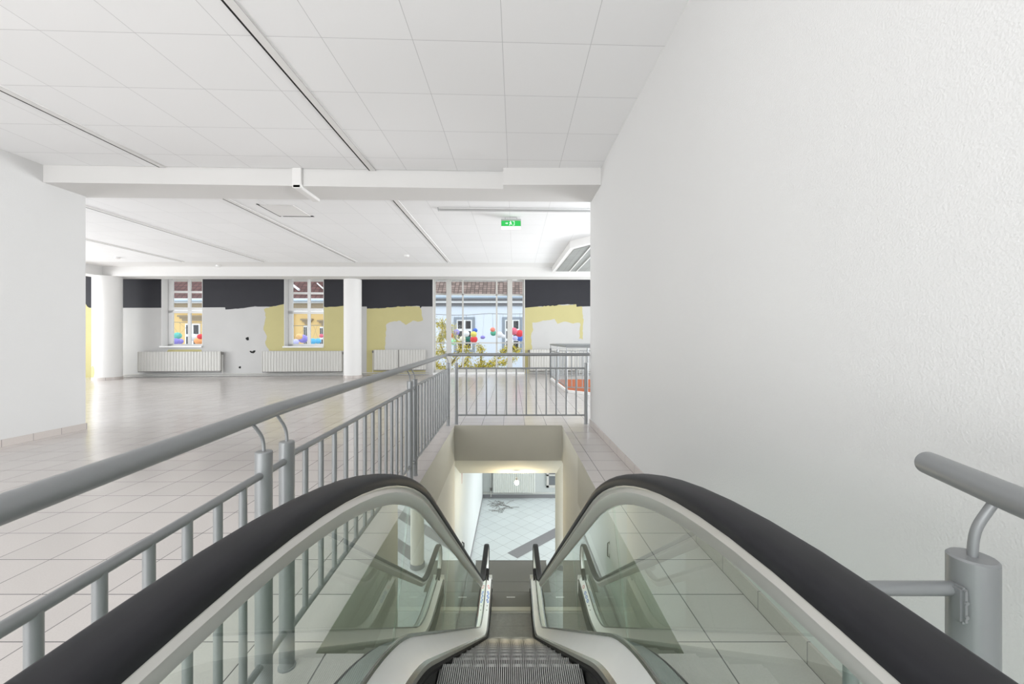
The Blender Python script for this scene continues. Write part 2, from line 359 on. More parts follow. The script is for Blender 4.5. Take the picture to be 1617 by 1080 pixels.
w1 = casement(1, holes[0], 267.8); w2 = casement(2, holes[1], 456.5)
mem = [(None, 688.0, 400, 999, .05), (705.0, 712.8, 400, 999, .14), (729.6, 732.2, 400, 999, .02), (783.0, 785.6, 400, 999, .02), (801.0, 808.4, 400, 999, .14), (826.0, None, 400, 999, .05),
       (None, None, 400, 441.6, .04), (None, None, 463, 465.6, .02), (None, None, 540.6, 542.6, .02), (None, None, 583.8, 600, .05)]
w3 = window(3, holes[2], .16, mem, M['greyframe'])
h3 = holes[2]
ob('roller_blind_box', bbox(h3[0]+.03, h3[1]-.25, .04, .12, zwt-.05, zwt+.03, W, .005), M['whiteframe'], w3)
ob('window_sill', bbox(h3[0], h3[1], -.01, .22, .0, .062, W, .004), M['whiteframe'], w3)

# skirting + heating pipes, radiators
bm = B()
for y_, r_ in ((.035, .014), (.085, .014)):
    for a, b in ((-13.0, h3[0]-.1), (h3[1]+.1, 3.2)):
        tube(bm, [W(a, -.04, y_), W(b, -.04, y_)], r_, 8)
tag(ob('heating_pipe', bm, M['radiator'], None, True), 'pair of thin heating pipes running along the foot of the window wall', 'pipe')
def radiator(px0, px1, py0, py1, label, joint=None, valve=1):
    v1 = -.04; v0 = -.15
    u0, z1 = uz(px0, py0, v0); u1, z0 = uz(px1, py1, v0)
    z0 = max(z0, .1)
    c = W((u0+u1)/2, -.1, 0)
    e = emp('radiator', c, label, 'radiator', 'panel radiators under the far windows')
    n = max(8, int((u1-u0)/.085)); bm = B()
    pw = (u1-u0)/n
    poly = []
    for i in range(n):
        a = u0+i*pw
        poly += [(a, v0+.012), (a+pw*.2, v0+.012), (a+pw*.32, v0), (a+pw*.88, v0)]
    poly += [(u1, v0+.012), (u1, v0+.03), (u0, v0+.03)]
    prism(bm, poly, z0, z1, W)
    ob('front_panel', bm, M['radiator'], e)
    ob('back_panel', bbox(u0, u1, v1-.02, v1, z0, z1-.01, W), M['radiator'], e)
    bm = B()
    box(bm, u0, u1, v0+.03, v1-.02, z1-.02, z1-.004, W)
    g = ob('top_grille', bm, M['radiator'], e)
    ob('bottom_rail', bbox(u0, u1, v0+.004, v1-.02, z0-.022, z0, W), M['rad_dark'], e)
    ob('side_cover', bbox(u0-.012, u0, v0, v1, z0, z1, W), M['radiator'], e)
    ob('side_cover', bbox(u1, u1+.012, v0, v1, z0, z1, W), M['radiator'], e)
    uv = u1+.05 if valve > 0 else u0-.05
    bm = B(); tube(bm, [W(uv, -.09, z1-.06), W(uv, -.09, .09)], .013, 8); ob('riser_pipe', bm, M['radiator'], e, True)
    bm = B(); tube(bm, [W(uv, -.09, z1-.10), W(uv, -.09, z1-.02)], .028, 10); ob('valve', bm, M['rad_dark'], e, True)
    for k in (.12, .88):
        uc = u0+(u1-u0)*k
        ob('wall_bracket', bbox(uc-.015, uc+.015, v1-.001, .0, z0+.1, z1-.1, W), M['radiator'], e)
    if joint:
        uj = uu(joint, v0); ob('joint_seam', bbox(uj-.012, uj+.012, v0-.003, v0+.02, z0, z1, W), M['rad_dark'], e)
    return e
radiator(217.5, 347, 555.5, 585.5, 'long white panel radiator under the leftmost far window')
radiator(414, 539, 555, 586, 'long white panel radiator beside the right of two casements, ending at the round column')
radiator(590.5, 672, 552.5, 583.5, 'short white radiator with a centre seam under the yellow and white painted patch', 629, -1)
radiator(837.5, 915, 552, 584.5, 'white panel radiator on the yellow wall right of the tall glazing', None, -1)

# columns of the far room
def column(px, D, r, label):
    x, y, _ = at(px, 500, D); bm = lathe(B(), [(r, 0), (r, zf+.001)], x, y, 48); c = ob('column', bm, M['plain'], None, True)
    tag(c, label, 'column'); bm = lathe(B(), [(r+.012, 0), (r+.012, .082), (r, .082)], x, y, 48); ob('base_tiles', bm, M['basex'], c, True); return c
c1 = column(169.8, 12.0, .33, 'thick white round column by the left end of the window wall, yellow smudge at its foot')
column(557, 12.6, .262, 'slim white round column standing between the right casement and the tall glazing')
x, y, _ = at(169.8, 500, 12.0)
bm = B()
pts = [(-2.02+.06, .09), (-1.78, .09), (-1.74, .2), (-1.72, .34), (-1.78, .44), (-1.86, .48), (-1.96, .42)]
for i in range(8):
    pass
V = []
for th, z in ((-2.25, .085), (-2.10, .085), (-1.95, .085), (-1.80, .10), (-1.72, .22), (-1.74, .34), (-1.85, .42), (-2.0, .44), (-2.15, .40), (-2.28, .36)):
    V.append(bm.verts.new((x+.333*math.cos(th), y+.333*math.sin(th), z)))
ctr = bm.verts.new((x+.334*math.cos(-2.0), y+.334*math.sin(-2.0), .25))
for i in range(len(V)): bm.faces.new([V[i], V[(i+1) % len(V)], ctr])
ob('paint_smudge', bm, M['yellow_paint'], c1)

# ------------------------------------------------------------------ ceiling fittings
def track(x, y0, y1, label, group):
    e = emp('lighting_track', (x+.01*y0, y0, ZC), label, 'lighting track', group)
    T = lambda p, q, r: (x+.01*q+p, q, r)
    ob('channel', bbox(-.034, .034, y0, y1, ZC-.012, ZC-.0005, T), M['plain'], e)
    ob('slot', bbox(-.050, -.034, y0, y1, ZC-.0125, ZC-.0005, T), M['black'], e)
    ob('seam', bbox(.030, .0345, y0, y1, ZC-.0135, ZC-.012, T), M['grey'], e)
    return e
track(-1.765, -2.5, 5.05, 'recessed ceiling track with black slot, nearest the middle of the front ceiling', 'ceiling tracks of the front room')
track(-4.29, -2.5, 4.95, 'recessed ceiling track with black slot, over the left floor of the front room', 'ceiling tracks of the front room')
G = 'ceiling tracks of the far room'
track(-1.80, 5.66, 11.1, 'far room ceiling track, rightmost, nearest the green exit sign', G)
track(-4.32, 5.60, 11.1, 'far room ceiling track, second from the right, beside the gap of the lifted tile', G)
track(-6.78, 5.55, 11.05, 'far room ceiling track, third from the right, ending above the first two windows', G)
track(-9.02, 5.55, 11.05, 'far room ceiling track, leftmost, just above the left wall edge', G)
# lamp strip across, exit sign
e = emp('lamp_strip', (.1, 6.6, ZC), 'long slim grey-white batten lamp across the ceiling in front of the exit sign', 'lamp')
T = lambda p, q, r: (p, q+.03*p, r)
ob('housing', bbox(-1.16, 1.42, 6.52, 6.60, ZC-.022, ZC-.0005, T, .003), M['whiteframe'], e)
ob('diffuser', bbox(-1.15, 1.41, 6.53, 6.59, ZC-.04, ZC-.022, T, .004), M['grey'], e)
ob('end_cap', bbox(-1.175, -1.16, 6.52, 6.60, ZC-.042, ZC-.0005, T, .002), M['grey'], e)
e = emp('exit_sign', (0, 7.0, ZC), 'green illuminated emergency exit sign hanging under the far room ceiling', 'exit sign')
x0, y0, z0 = at(791.3, 360, 7.0); x1, _, z1 = at(822.7, 345.5, 7.0)
ob('housing', bbox(x0, x1, 7.0, 7.09, z0+.01, z1, ident, .004), M['grey'], e)
for hx in (x0+.07, x1-.07):
    bm = tube(B(), [(hx, 7.045, z1-.002), (hx, 7.045, ZC)], .006, 8); ob('hanger', bm, M['grey'], e)
ob('lit_panel', bbox(x0+.006, x1-.006, 6.990, 7.0, z0+.034, z1-.035), emis('sign_green', (.05, .55, .12), 1.0), e)
ob('downlight_window', bbox(x0+.004, x1-.004, 6.992, 7.085, z0, z0+.026), emis('sign_glow', (.9, 1, .95), 1.6), e)
pw = emis('pictogram_white', (.75, 1, .85), 1.3)
xm = (x0+x1)/2; zm = (z0+.034+z1-.035)/2; bm = B()
def pl(pts): prism(bm, [(xm+a*.9, zm+b*.9) for a, b in pts], 6.986, 6.990, lambda p, q, r: (p, r, q))
# running figure, arrow and door
pl([(-.035, -.038), (-.022, -.038), (-.012, -.012), (-.004, -.004), (.006, -.03), (.016, -.03), (.008, .004), (.002, .022), (-.02, .024), (-.034, .006), (-.028, .002), (-.016, .014), (-.012, .012), (-.022, -.008)])
pl([(-.008+.009*math.cos(t*PI/5), .033+.009*math.sin(t*PI/5)) for t in range(10)])
pl([(.03, -.04), (.066, -.04), (.066, .04), (.03, .04), (.03, .033), (.058, .033), (.058, -.033), (.03, -.033)])
pl([(-.11, .006), (-.082, .006), (-.082, .02), (-.058, 0), (-.082, -.02), (-.082, -.006), (-.11, -.006)])
ob('pictogram', bm, pw, e)
# white cable trunking over the beam
e = emp('cable_trunking', (-2.63, 5.0, ZB), 'white square cable trunking folded down over the dividing beam', 'trunking')
xt = -2.63; yf = 4.90+(xt+5.9)*.0389
ob('vertical_run', bbox(xt-.055, xt+.055, yf-.045, yf, ZB-.035, ZC-.001, ident, .004), M['plain'], e)
ob('soffit_run', bbox(xt-.045, xt+.045, yf-.045, 5.50, ZB-.04, ZB, ident, .004), M['plain'], e)
# lifted ceiling tile; flat black strips stand in for the shade of its gap
e = emp('lifted_ceiling_tile', (-3.4, 6.9, ZC), 'white ceiling tile sitting askew with black strips for a shaded gap along two edges', 'ceiling tile')
x0, y0 = -3.46, 6.80
T = lambda p, q, r: (p, q+.03*(p+3), r)
ob('tile', bbox(-3.94, -3.42, 6.40, 6.95, ZC-.010, ZC-.0005, T), M['plain'], e)
ob('gap', bbox(-4.0+.1, -3.40+.02, 6.95, 7.0, ZC-.006, ZC-.0005, T), M['black'], e)
ob('gap', bbox(-3.965, -3.94, 6.35, 7.0, ZC-.006, ZC-.0005, T), M['black'], e)
# smoke detectors
for px, py in ((642, 403), (185, 406), (345, 422)):
    D = 2.1*F/(CY-py) if py < 413 else 11.6
    x, y, _ = at(px, py, D)
    bm = lathe(B(), [(.045, ZC-.045), (.06, ZC-.035), (.065, ZC-.012), (.07, ZC)], x, y, 24)
    tag(ob('smoke_detector', bm, M['plain'], None, True), {642: 'small round detector on the ceiling between the two right tracks', 185: 'small round detector on the ceiling near the leftmost round column', 345: 'small round detector on the ceiling edge left of the second casement'}[px], 'smoke detector')
# bulkhead over the far stairwell
bm = B(); zb = EYE+1.95
prism(bm, [(1.27, 8.75), (1.62, 8.27), (4.2, 7.6), (6.6, 7.6), (6.6, 11.9), (1.20, 11.9)], zb, ZC+.001, XY)
o = struct('trim_6', bm, [M['plain']])
bm = B(); prism(bm, [(1.37, 8.85), (1.66, 8.42), (4.2, 7.75), (6.4, 7.75), (6.4, 11.7), (1.30, 11.7)], zb-.012, zb, XY)
M['greytile'] = tile_mat('grey_bulkhead_tiles', (.30, .31, .30), (.2, .2, .2), .3, .006, rough=.7, var=.05)
struct('trim_7', bm, M['greytile'])
for k, xx in enumerate((1.66, 1.86)):
    bm = B(); prism(bm, [(xx, 8.5), (xx+.022, 8.5), (xx+.022, 11.6), (xx, 11.6)], zb-.03, zb-.012, XY)
    tag(ob('lamp_rail', bm, M['whiteframe']), ['thin white rail under the grey bulkhead, the left one of the pair', 'thin white rail under the grey bulkhead, the right one of the pair'][k], 'rail')

# ------------------------------------------------------------------ railings
def rod(name, parent, pts, r, seg=12, m=None):
    return ob(name, tube(B(), pts, r, seg), m or M['rail'], parent, True)
def post(parent, x, y, h, r=.026):
    bm = lathe(B(), [(r+.004, 0), (r+.004, .006), (r, .008), (r, h-.003), (r-.003, h)], x, y, 24)
    return ob('post', bm, M['rail'], parent, True)
def stem(parent, x, y, h, top, r=.0058):
    a = (x, y, h-.006); b = (x, y, h+.05); t = Vector(top)
    return rod('stem', parent, bezier(a, b, (x+(t.x-x)*.25, y+(t.y-y)*.25, h+(t.z-h)*.55), tuple(t), 10), r, 10)
def panel(parent, pts_posts, rails=(.125, .775), n=12, r=.0115, z1off=0):
    (x0, y0), (x1, y1) = pts_posts
    for z in rails: rod('top_rail' if z > .4 else 'bottom_rail', parent, [(x0, y0, z), (x1, y1, z)], r)
    for i in range(1, n):
        t = i/n; x = x0+(x1-x0)*t; y = y0+(y1-y0)*t
        rod('baluster', parent, [(x, y, rails[0]), (x, y, rails[1])], r, 10)
L = emp('railing', (-.85, 3.2, 0), 'long grey metal railing with balusters along the left edge of the escalator opening', 'railing', None)
hl = [(-.72, -.9, .935), (-.745, .1, .938), (-.777, .62, .940), (-.838, 1.45, .948), (-.872, 3.5, .958), (-.905, 5.72, .975)]
rod('handrail', L, hl, .0235, 24)
pA, pB, pC, pD, pE = (-.812, 1.335), (-.820, 1.487), (-.853, 3.43), (-.849, 3.575), (-.868, 5.62)
for (x, y), h, r in ((pA, .832, .026), (pB, .826, .026), (pC, .843, .026), (pD, .846, .026), (pE, .867, .026)):
    post(L, x, y, h, r)
def hz(y):
    for a, b in zip(hl, hl[1:]):
        if a[1] <= y <= b[1]:
            t = (y-a[1])/(b[1]-a[1]); return tuple(a[i]+(b[i]-a[i])*t for i in range(3))
for (x, y), h in ((pA, .832), (pB, .826), (pC, .843), (pD, .846), (pE, .867)):
    q = hz(y-.04); stem(L, x, y, h, (q[0]+.004, q[1], q[2]-.018))
post(L, -.765, .44, .832); post(L, -.75, -.75, .832)
panel(L, [(-.768, .44), pA], (.14, .757), 8, .0118)
panel(L, [(-.75, -.75), (-.765, .30)], (.14, .757), 9, .0118)
for z in (.14, .757): rod('link_rail', L, [(-.811, 1.33, z), (-.820, 1.49, z)], .0118)
panel(L, [pB, pC], (.125, .77), 14, .0115)
panel(L, [pD, pE], (.12, .785), 14, .0115)
for z in (.125, .77): rod('link_rail', L, [(*pC, z), (*pD, z)], .0115)
R = emp('railing', (.15, 5.72, 0), 'grey metal railing across the far end of the escalator opening', 'railing', None)
rod('handrail', R, [(-.882, 5.72, .977), (-.6, 5.72, .977), (1.105, 5.72, .981)], .0225, 24)
post(R, -.766, 5.72, .862, .026); post(R, 1.055, 5.72, .862, .026)
stem(R, -.766, 5.72, .862, (-.766, 5.72, .96)); stem(R, 1.055, 5.72, .862, (1.055, 5.72, .96))
panel(R, [(-.766, 5.72), (1.055, 5.72)], (.127, .786), 13, .0115)
# corner of the left railing carries on as stub under the same handrail
S = emp('railing', (.74, .65, 0), 'short grey railing stub with sloped handrail at the right wall, cut by the picture edge', 'railing', None)
hr = [(.800, .780, .962), (.745, .60, .962), (.69, .38, .962), (.60, .0, .962), (.58, -.5, .962)]
bm = tube(B(), hr, .0215, 28); ob('handrail', bm, M['rail'], S, True)
post(S, .740, .652, .852, .0305)
stem(S, .740, .652, .850, (.762, .640, .945), .0066)
rod('top_rail', S, [(.540, .652, .800), (.712, .652, .800)], .0108)
rod('bottom_rail', S, [(.540, .652, .13), (.712, .652, .13)], .0108)
ob('bracket', bbox(.700, .712, .630, .650, .755, .812, ident, .004), M['rail'], S)
for zz in (.768, .79): ob('screw', tube(B(), [(.706, .6285, zz), (.706, .631, zz)], .003, 8), M['rail'], S)
rod('baluster', S, [(.545, .652, .0), (.545, .652, .8)], .0108)

# far stairwell railing and orange shaft wall
Fr = emp('railing', (1.2, 10.5, 0), 'pale grey railing around the far stairwell with the orange wall', 'railing', None)
cA, cB, cC, cE = (1.18, 12.1), (1.24, 9.10), (1.62, 8.68), (4.6, 8.0)
ZH = 1.03
for a, b in ((cA, cB), (cB, cE), (cA, (4.6, 12.1))):
    rod('handrail', Fr, [(*a, ZH), (*b, ZH)], .026, 16, M['rail'])
for (a, b, n, k) in ((cA, cB, 14, 2), (cB, cE, 30, 3), (cA, (4.6, 12.1), 28, 3)):
    for z in (.12, .84): rod('top_rail' if z > .5 else 'bottom_rail', Fr, [(*a, z), (*b, z)], .012)
    for i in range(n):
        t = i/n; x = a[0]+(b[0]-a[0])*t; y = a[1]+(b[1]-a[1])*t
        if i % (n//k) == 0: post(Fr, x, y, .92); rod('stem', Fr, [(x, y, .91), (x, y, ZH-.01)], .009)
        elif n < 100: rod('baluster', Fr, [(x, y, .12), (x, y, .84)], .009, 8)
bm = B(); prism(bm, [(1.20, 12.0), (6.6, 12.0), (6.6, 12.05), (1.20, 12.05)], -1.4, -.0, XY)
struct('wall_stairwell', bm, M['orange'])
bm = B()
prism(bm, [(1.16, 12.0), (1.235, 9.12), (1.285, 9.15), (1.21, 12.0)], 0, .05, XY); prism(bm, [(1.235, 9.12), (1.6, 8.74), (6.6, 7.36), (6.6, 7.44), (1.64, 8.80), (1.285, 9.15)], 0, .05, XY)
struct('trim_8', bm, M['plain'])

# ------------------------------------------------------------------ escalator
AL = math.atan(.70); HT = .896
D0, R0 = 1.33, 2.7            # upper bend of the handrail top line
D1 = D0+(HT-(ZL+HT))/.70; R1 = 1.0
def path(t, ys, ye, na=14):
    """points (y,z,nx,nz) of the line parallel to the handrail top, t below it; n points up/out"""
    out = []
    tl = R0*math.tan(AL/2); cy, cz = D0-tl, HT-R0            # centre of the convex bend
    r = R0-t
    out.append((ys, HT-t))
    for i in range(na+1):
        a = AL*i/na; y = cy+r*math.sin(a)
        if y > ys+.01: out.append((y, cz+r*math.cos(a)))
    tl = R1*math.tan(AL/2); cy, cz = D1+tl, ZL+HT+R1; r = R1+t
    for i in range(na+1):
        a = AL*(1-i/na); y = cy-r*math.sin(a)
        if y < ye-.01: out.append((y, cz-r*math.cos(a)))
    out.append((ye, ZL+HT-t))
    return out
YS, YE = -.35, 6.88; RN = .30
def loop(t):
    """closed handrail track round both newels, as (y,z) list with t inset"""
    top = path(t, YS, YE); r = RN-t
    def nz(y, zc, s):
        return [(y+s*r*math.sin(PI*k/12), zc+r*math.cos(PI*k/12)) for k in range(1, 13)]
    near = nz(YS, HT-RN, -1); far = nz(YE, ZL+HT-RN, 1)
    return near[::-1], top, far
def ribbon(bm, section, line, x0, closed=True, mi=0):
    """sweep section [(dx, dn)] along (y,z) line in the plane x=x0; dn along the normal"""
    n = len(line); rings = []
    for i, (y, z) in enumerate(line):
        a = line[max(i-1, 0)]; b = line[min(i+1, n-1)]
        dy, dz = b[0]-a[0], b[1]-a[1]; l = math.hypot(dy, dz) or 1
        ny, nz_ = -dz/l, dy/l
        k = 1.0
        rings.append([bm.verts.new((x0+dx, y+ny*dn*k, z+nz_*dn*k)) for dx, dn in section])
    m = len(section)
    for i in range(n-1):
        for j in range(m):
            f = bm.faces.new([rings[i][j], rings[i][(j+1) % m], rings[i+1][(j+1) % m], rings[i+1][j]]); f.material_index = mi
    bm.faces.new(rings[0]); bm.faces.new(rings[-1][::-1]); return bm
E = emp('escalator', (0, 1.3, 0), 'escalator with glass sides and black handrails running down to the lower floor', 'escalator')
XG = .42
for sd, side in ((-1, 'left'), (1, 'right')):
    xg = XG*sd
    near, top, far = loop(0.0)
    line = near+top+far
    # rubber handrail: flat top with rounded shoulders
    sec = [(-.041, -.018), (-.0395, -.011), (-.035, -.005), (-.027, -.0012), (-.014, .0005), (0, .001), (.014, .0005), (.027, -.0012), (.035, -.005), (.0395, -.011), (.041, -.018), (.040, -.026), (.038, -.034), (.030, -.038), (-.030, -.038), (-.038, -.034), (-.040, -.026)]
    hb = ribbon(B(), sec, line, xg)
    # runs back inside the deck at both ends
    ob('handrail', hb, M['rubber'], E, True)
    near, top, far = loop(0.0); line = near[3:]+top+far[:9]
    sec = [(-.030, -.032), (.030, -.032), (.033, -.036), (.033, -.040), (.022, -.043), (.029, -.058), (.016, -.092), (.009, -.098), (-.009, -.098), (-.016, -.092), (-.029, -.058), (-.022, -.043), (-.033, -.040), (-.033, -.036)]
    rp = ob('guide_profile', ribbon(B(), sec, line, xg), M['alu'], E, True)
    # glass: panes with joints square to the slope
    joints = []
    topg = path(.095, YS, YE, 14); botg = path(.60, YS, YE, 14)
    def dens(p, n=150):
        L_ = [0]
        for a, b in zip(p, p[1:]): L_.append(L_[-1]+math.hypot(b[0]-a[0], b[1]-a[1]))
        return p, L_
    def samp(p, y):
        for a, b in zip(p, p[1:]):
            if a[0] <= y <= b[0]: k = (y-a[0])/max(1e-6, b[0]-a[0]); return (y, a[1]+(b[1]-a[1])*k)
        return p[-1]
    # cut positions: (y on the top line, y on the bottom line)
    cuts = [(YS-.0, YS), (.35, .35), (1.665, 1.425), (2.75, 2.75-.29), (3.85, 3.85-.29), (4.95, 4.95-.29), (6.05, 6.0), (YE, YE)]
    for i in range(len(cuts)-1):
        (a, a2), (b, b2) = cuts[i], cuts[i+1]
        g = .0022
        tp = [samp(topg, a+g)]+[p for p in topg if a+g < p[0] < b-g]+[samp(topg, b-g)]
        bp = [samp(botg, a2+g)]+[p for p in botg if a2+g < p[0] < b2-g]+[samp(botg, b2-g)]
        if i == 0:
            tp = [(YS+(-1)*(RN-.095)*math.sin(PI*k/10), HT-RN+(RN-.095)*math.cos(PI*k/10)) for k in range(9, 0, -1)]+tp
        if i == len(cuts)-2:
            tp = tp+[(YE+(RN-.095)*math.sin(PI*k/10), ZL+HT-RN+(RN-.095)*math.cos(PI*k/10)) for k in range(1, 10)]
        poly = tp+bp[::-1]
        bm = B(); prism(bm, poly, xg-.005, xg+.005, lambda p, q, r: (r, p, q))
        tag(ob('glass_panel', bm, M['glass'], E))
    # inner deck, trim line, skirt, brush
    ln = path(.577, YS-.25, YE+.12)
    s = -sd
    sec = [(s*.006, .020), (s*.012, .020), (s*.018, .004), (s*.080, -.058), (s*.088, -.062), (s*.088, -.085), (s*.0, -.10), (s*.0, .020)]
    dk = ob('inner_deck', ribbon(B(), sec, ln, xg), M['deck'], E, True)
    sec = [(s*.005, .030), (s*.013, .030), (s*.015, .0195), (s*.005, .0195)]
    ob('glass_seal', ribbon(B(), sec, ln, xg), M['steel'], dk, True)
    sec = [(s*.078, -.0565), (s*.097, -.0625), (s*.100, -.078), (s*.088, -.082)]
    ob('edge_trim', ribbon(B(), sec, ln, xg), M['steel'], dk, True)
    sec = [(s*.088, -.10), (s*.094, -.10), (s*.097, -.48), (s*.088, -.48)]
    ob('skirt_panel', ribbon(B(), sec, ln, xg), M['stepdark'], E)
    sec = [(s*.092, -.080), (s*.106, -.082), (s*.112, -.088), (s*.110, -.100), (s*.092, -.100)]
    ob('skirt_brush', ribbon(B(), sec, path(.577, .2, YE-.1), xg), M['brush'], E, True)
    # outer deck: ribbed curved cover, then the side cladding
    sec = [(-s*.006, .014), (-s*.030, .012), (-s*.078, .002), (-s*.094, -.008), (-s*.100, -.02), (-s*.100, -.04), (-s*.006, -.04)]
    od = ob('outer_deck', ribbon(B(), sec, ln, xg), M['ribs'], E, True)
    sec = [(-s*.090, -.004), (-s*.104, -.010), (-s*.108, -.036), (-s*.100, -.038), (-s*.0975, -.014)]
    ob('deck_edge', ribbon(B(), sec, ln, xg), M['rubber'], od, True)
    sec = [(-s*.095, -.03), (-s*.101, -.03), (-s*.101, -.40), (-s*.095, -.40)]
    ob('side_cladding', ribbon(B(), sec, ln, xg), M['clad'], E)
    # newel end covers of the deck
    for (yy, zz, dr) in ((YS-.25, HT-.577, -1), (YE+.12, ZL+HT-.577, 1)):
        bm = B(); prism(bm, [(yy, zz+.016), (yy+dr*.05, zz-.01), (yy+dr*.075, zz-.08), (yy+dr*.08, zz-.315), (yy, zz-.315)], xg-.092, xg+.092, lambda p, q, r: (r, p, q))
        ob('deck_end_cover', bm, M['deck'], E)
# safety stickers at the lower end of the left deck (blue discs, a red ring)
blue = mat('sticker_blue', (.05, .16, .55), .5); red = mat('sticker_red', (.65, .06, .05), .5); wht = mat('sticker_white', (.85, .85, .85), .5)
zt = ZL+HT-.577
dks = [o for o in bpy.data.objects if o.name.startswith('inner_deck')]
odk = [o for o in bpy.data.objects if o.name.startswith('outer_deck')]
def sticker(parent, xc, zc, tilt, sgn):
    def T(p, q, r):    # p across, q along y, r up
        return (xc+sgn*p*math.cos(tilt)+0, q, zc-p*math.sin(tilt)+r)
    w_ = .026
    s_ = ob('safety_sticker', bbox(-w_, w_, 6.18, 6.82, .0008, .002, T), wht, parent)
    return s_, T
for parent, xc, zc, tilt, sgn in ((dks[0], -.371, zt-.027, .785, 1), (odk[0], -.466, zt+.0045, .2, -1)):
    tl_ = .785 if parent is dks[0] else .2
    def T(p, q, r, xc=xc, zc=zc, sgn=sgn, tl_=tl_): return (xc+sgn*p*math.cos(tl_)+sgn*r*math.sin(tl_), q, zc-p*math.sin(tl_)+r*math.cos(tl_))
    ob('safety_sticker', bbox(-.030, .030, 6.30, 6.86, .001, .0022, T), wht, parent)
    bm = B()
    for k, y in enumerate((6.37, 6.47, 6.57)):
        prism(bm, [(.024*math.cos(a*PI/8), y+.042*math.sin(a*PI/8)) for a in range(16)], .0022, .003, T)
    ob('blue_pictogram', bm, blue, parent)
    bm = B()
    ring = [(.024*math.cos(a*PI/8), 6.73+.042*math.sin(a*PI/8)) for a in range(16)]
    prism(bm, ring, .0022, .003, T); ob('red_pictogram', bm, red, parent)
    bm = B(); prism(bm, [(.015*math.cos(a*PI/8), 6.73+.028*math.sin(a*PI/8)) for a in range(16)], .003, .0034, T)
    for y in (6.37, 6.47, 6.57):
        prism(bm, [(-.005, y-.026), (.006, y-.026), (.007, y+.004), (0.002, y+.024), (-.008, y+.01)], .003, .0036, T)
    ob('pictogram_figure', bm, wht, parent)
    bm = B()
    for y in (6.14, 6.24): prism(bm, [(-.008, y), (.010, y+.018), (.008, y+.036), (-.006, y+.018)], .001, .0025, T)
    ob('arrow_mark', bm, M['black'], parent)
# steps
def nose(ys, ye):
    return [(y+.41*(1 if y < 5 else max(0, 1-(y-5.0)/1.9)), z) for y, z in path(HT, ys, ye, 24)]
np_ = nose(-.1, 6.9)
acc = []; Ls = [0]
for a, b in zip(np_, np_[1:]): Ls.append(Ls[-1]+math.hypot(b[0]-a[0], b[1]-a[1]))
def atlen(s):
    for i in range(len(np_)-1):
        if Ls[i] <= s <= Ls[i+1]:
            k = (s-Ls[i])/(Ls[i+1]-Ls[i]); return (np_[i][0]+(np_[i+1][0]-np_[i][0])*k, np_[i][1]+(np_[i+1][1]-np_[i][1])*k)
    return np_[-1]
HW = .320; PIT = HW*2/70
def step_mesh():
    bm = B(); d = .405
    # nosing at y=0, tread runs back to -d; riser curves down under the nosing
    box(bm, -HW, HW, -d+.004, -.004, -.045, -.012, ident, 1)
    box(bm, -HW, HW, -.030, -.012, -.27, -.012, ident, 1)
    for i in range(70):
        x0 = -HW+i*PIT+.0006; x1 = x0+PIT*.52
        tooth = .008 if i % 2 else 0
        prof = [(-d+.008+tooth, -.012), (-d+.008+tooth, 0), (-.003, 0), (0, -.004), (-.001, -.06), (-.008, -.16), (-.016, -.26), (-.026, -.26), (-.026, -.012)]
        prism(bm, prof, x0, x1, lambda p, q, r: (r, p, q), 0)
    me = bpy.data.meshes.new('step'); bmesh.ops.recalc_face_normals(bm, faces=bm.faces); bm.to_mesh(me); bm.free()
    me.materials.append(M['step']); me.materials.append(M['stepdark']); return me
sm = step_mesh(); s0 = None
tot = Ls[-1]; s = .38; k = 0
while s < tot-.05:
    y, z = atlen(s)
    o = bpy.data.objects.new('step', sm) if s0 is None else s0.copy()
    COL.objects.link(o); s0 = s0 or o
    o.parent = E; o.matrix_parent_inverse = Matrix.Translation(-origin_of(E)); o.location = (0, y, z-.0)
    s += .405
# comb plates and landing plates
for (y0, y1, z, flip) in ((.28, .46, 0, 1), (6.56, 6.66, ZL, -1)):
    ob('comb_plate', bbox(-HW, HW, y0, y1, z-.03, z+.012, ident, .003), M['comb'], E)
    bm = B()
    for i in range(35):
        x = -HW+(i+.5)*HW*2/35; ye_ = y1+.05 if flip > 0 else y0-.05
        ya, yb = (y1, ye_) if flip > 0 else (ye_, y0)
        box(bm, x-.003, x+.003, ya, yb, z+.001, z+.009)
    ob('comb_teeth', bm, M['alu'], E)
fp = ob('floor_plate', bbox(-HW, HW, -1.0, .28, -.03, .004), M['plate'], E)
fp = ob('floor_plate', bbox(-.56, .56, -1.0, -.60, -.03, .0035), M['plate'], E)
for a, b in ((6.66, 7.055), (7.06, 7.36)):
    wd = HW if b < 7.1 else .69
    ob('floor_plate', bbox(-HW if b < 7.1 else -.69, HW if b < 7.1 else .69, max(a, 6.66), b, ZL-.02, ZL+.006), M['plate'], E)
ob('floor_plate', bbox(-.69, .69, 7.365, 8.05, ZL-.02, ZL+.006), M['plate'], E)
ob('plate_frame', bbox(-.70, .70, 8.05, 8.065, ZL-.02, ZL+.008), M['steel'], E)
bm = B()   # small worn lettering strip on the first plate, unreadable at this size
xx = -.075
for wd in (.008, .014, .010, .014, .006, .014, .012, .014, .010):
    box(bm, xx, xx+wd, 6.905, 6.925, ZL+.006, ZL+.0072); xx += wd+.005
ob('plate_lettering', bm, wht, E)
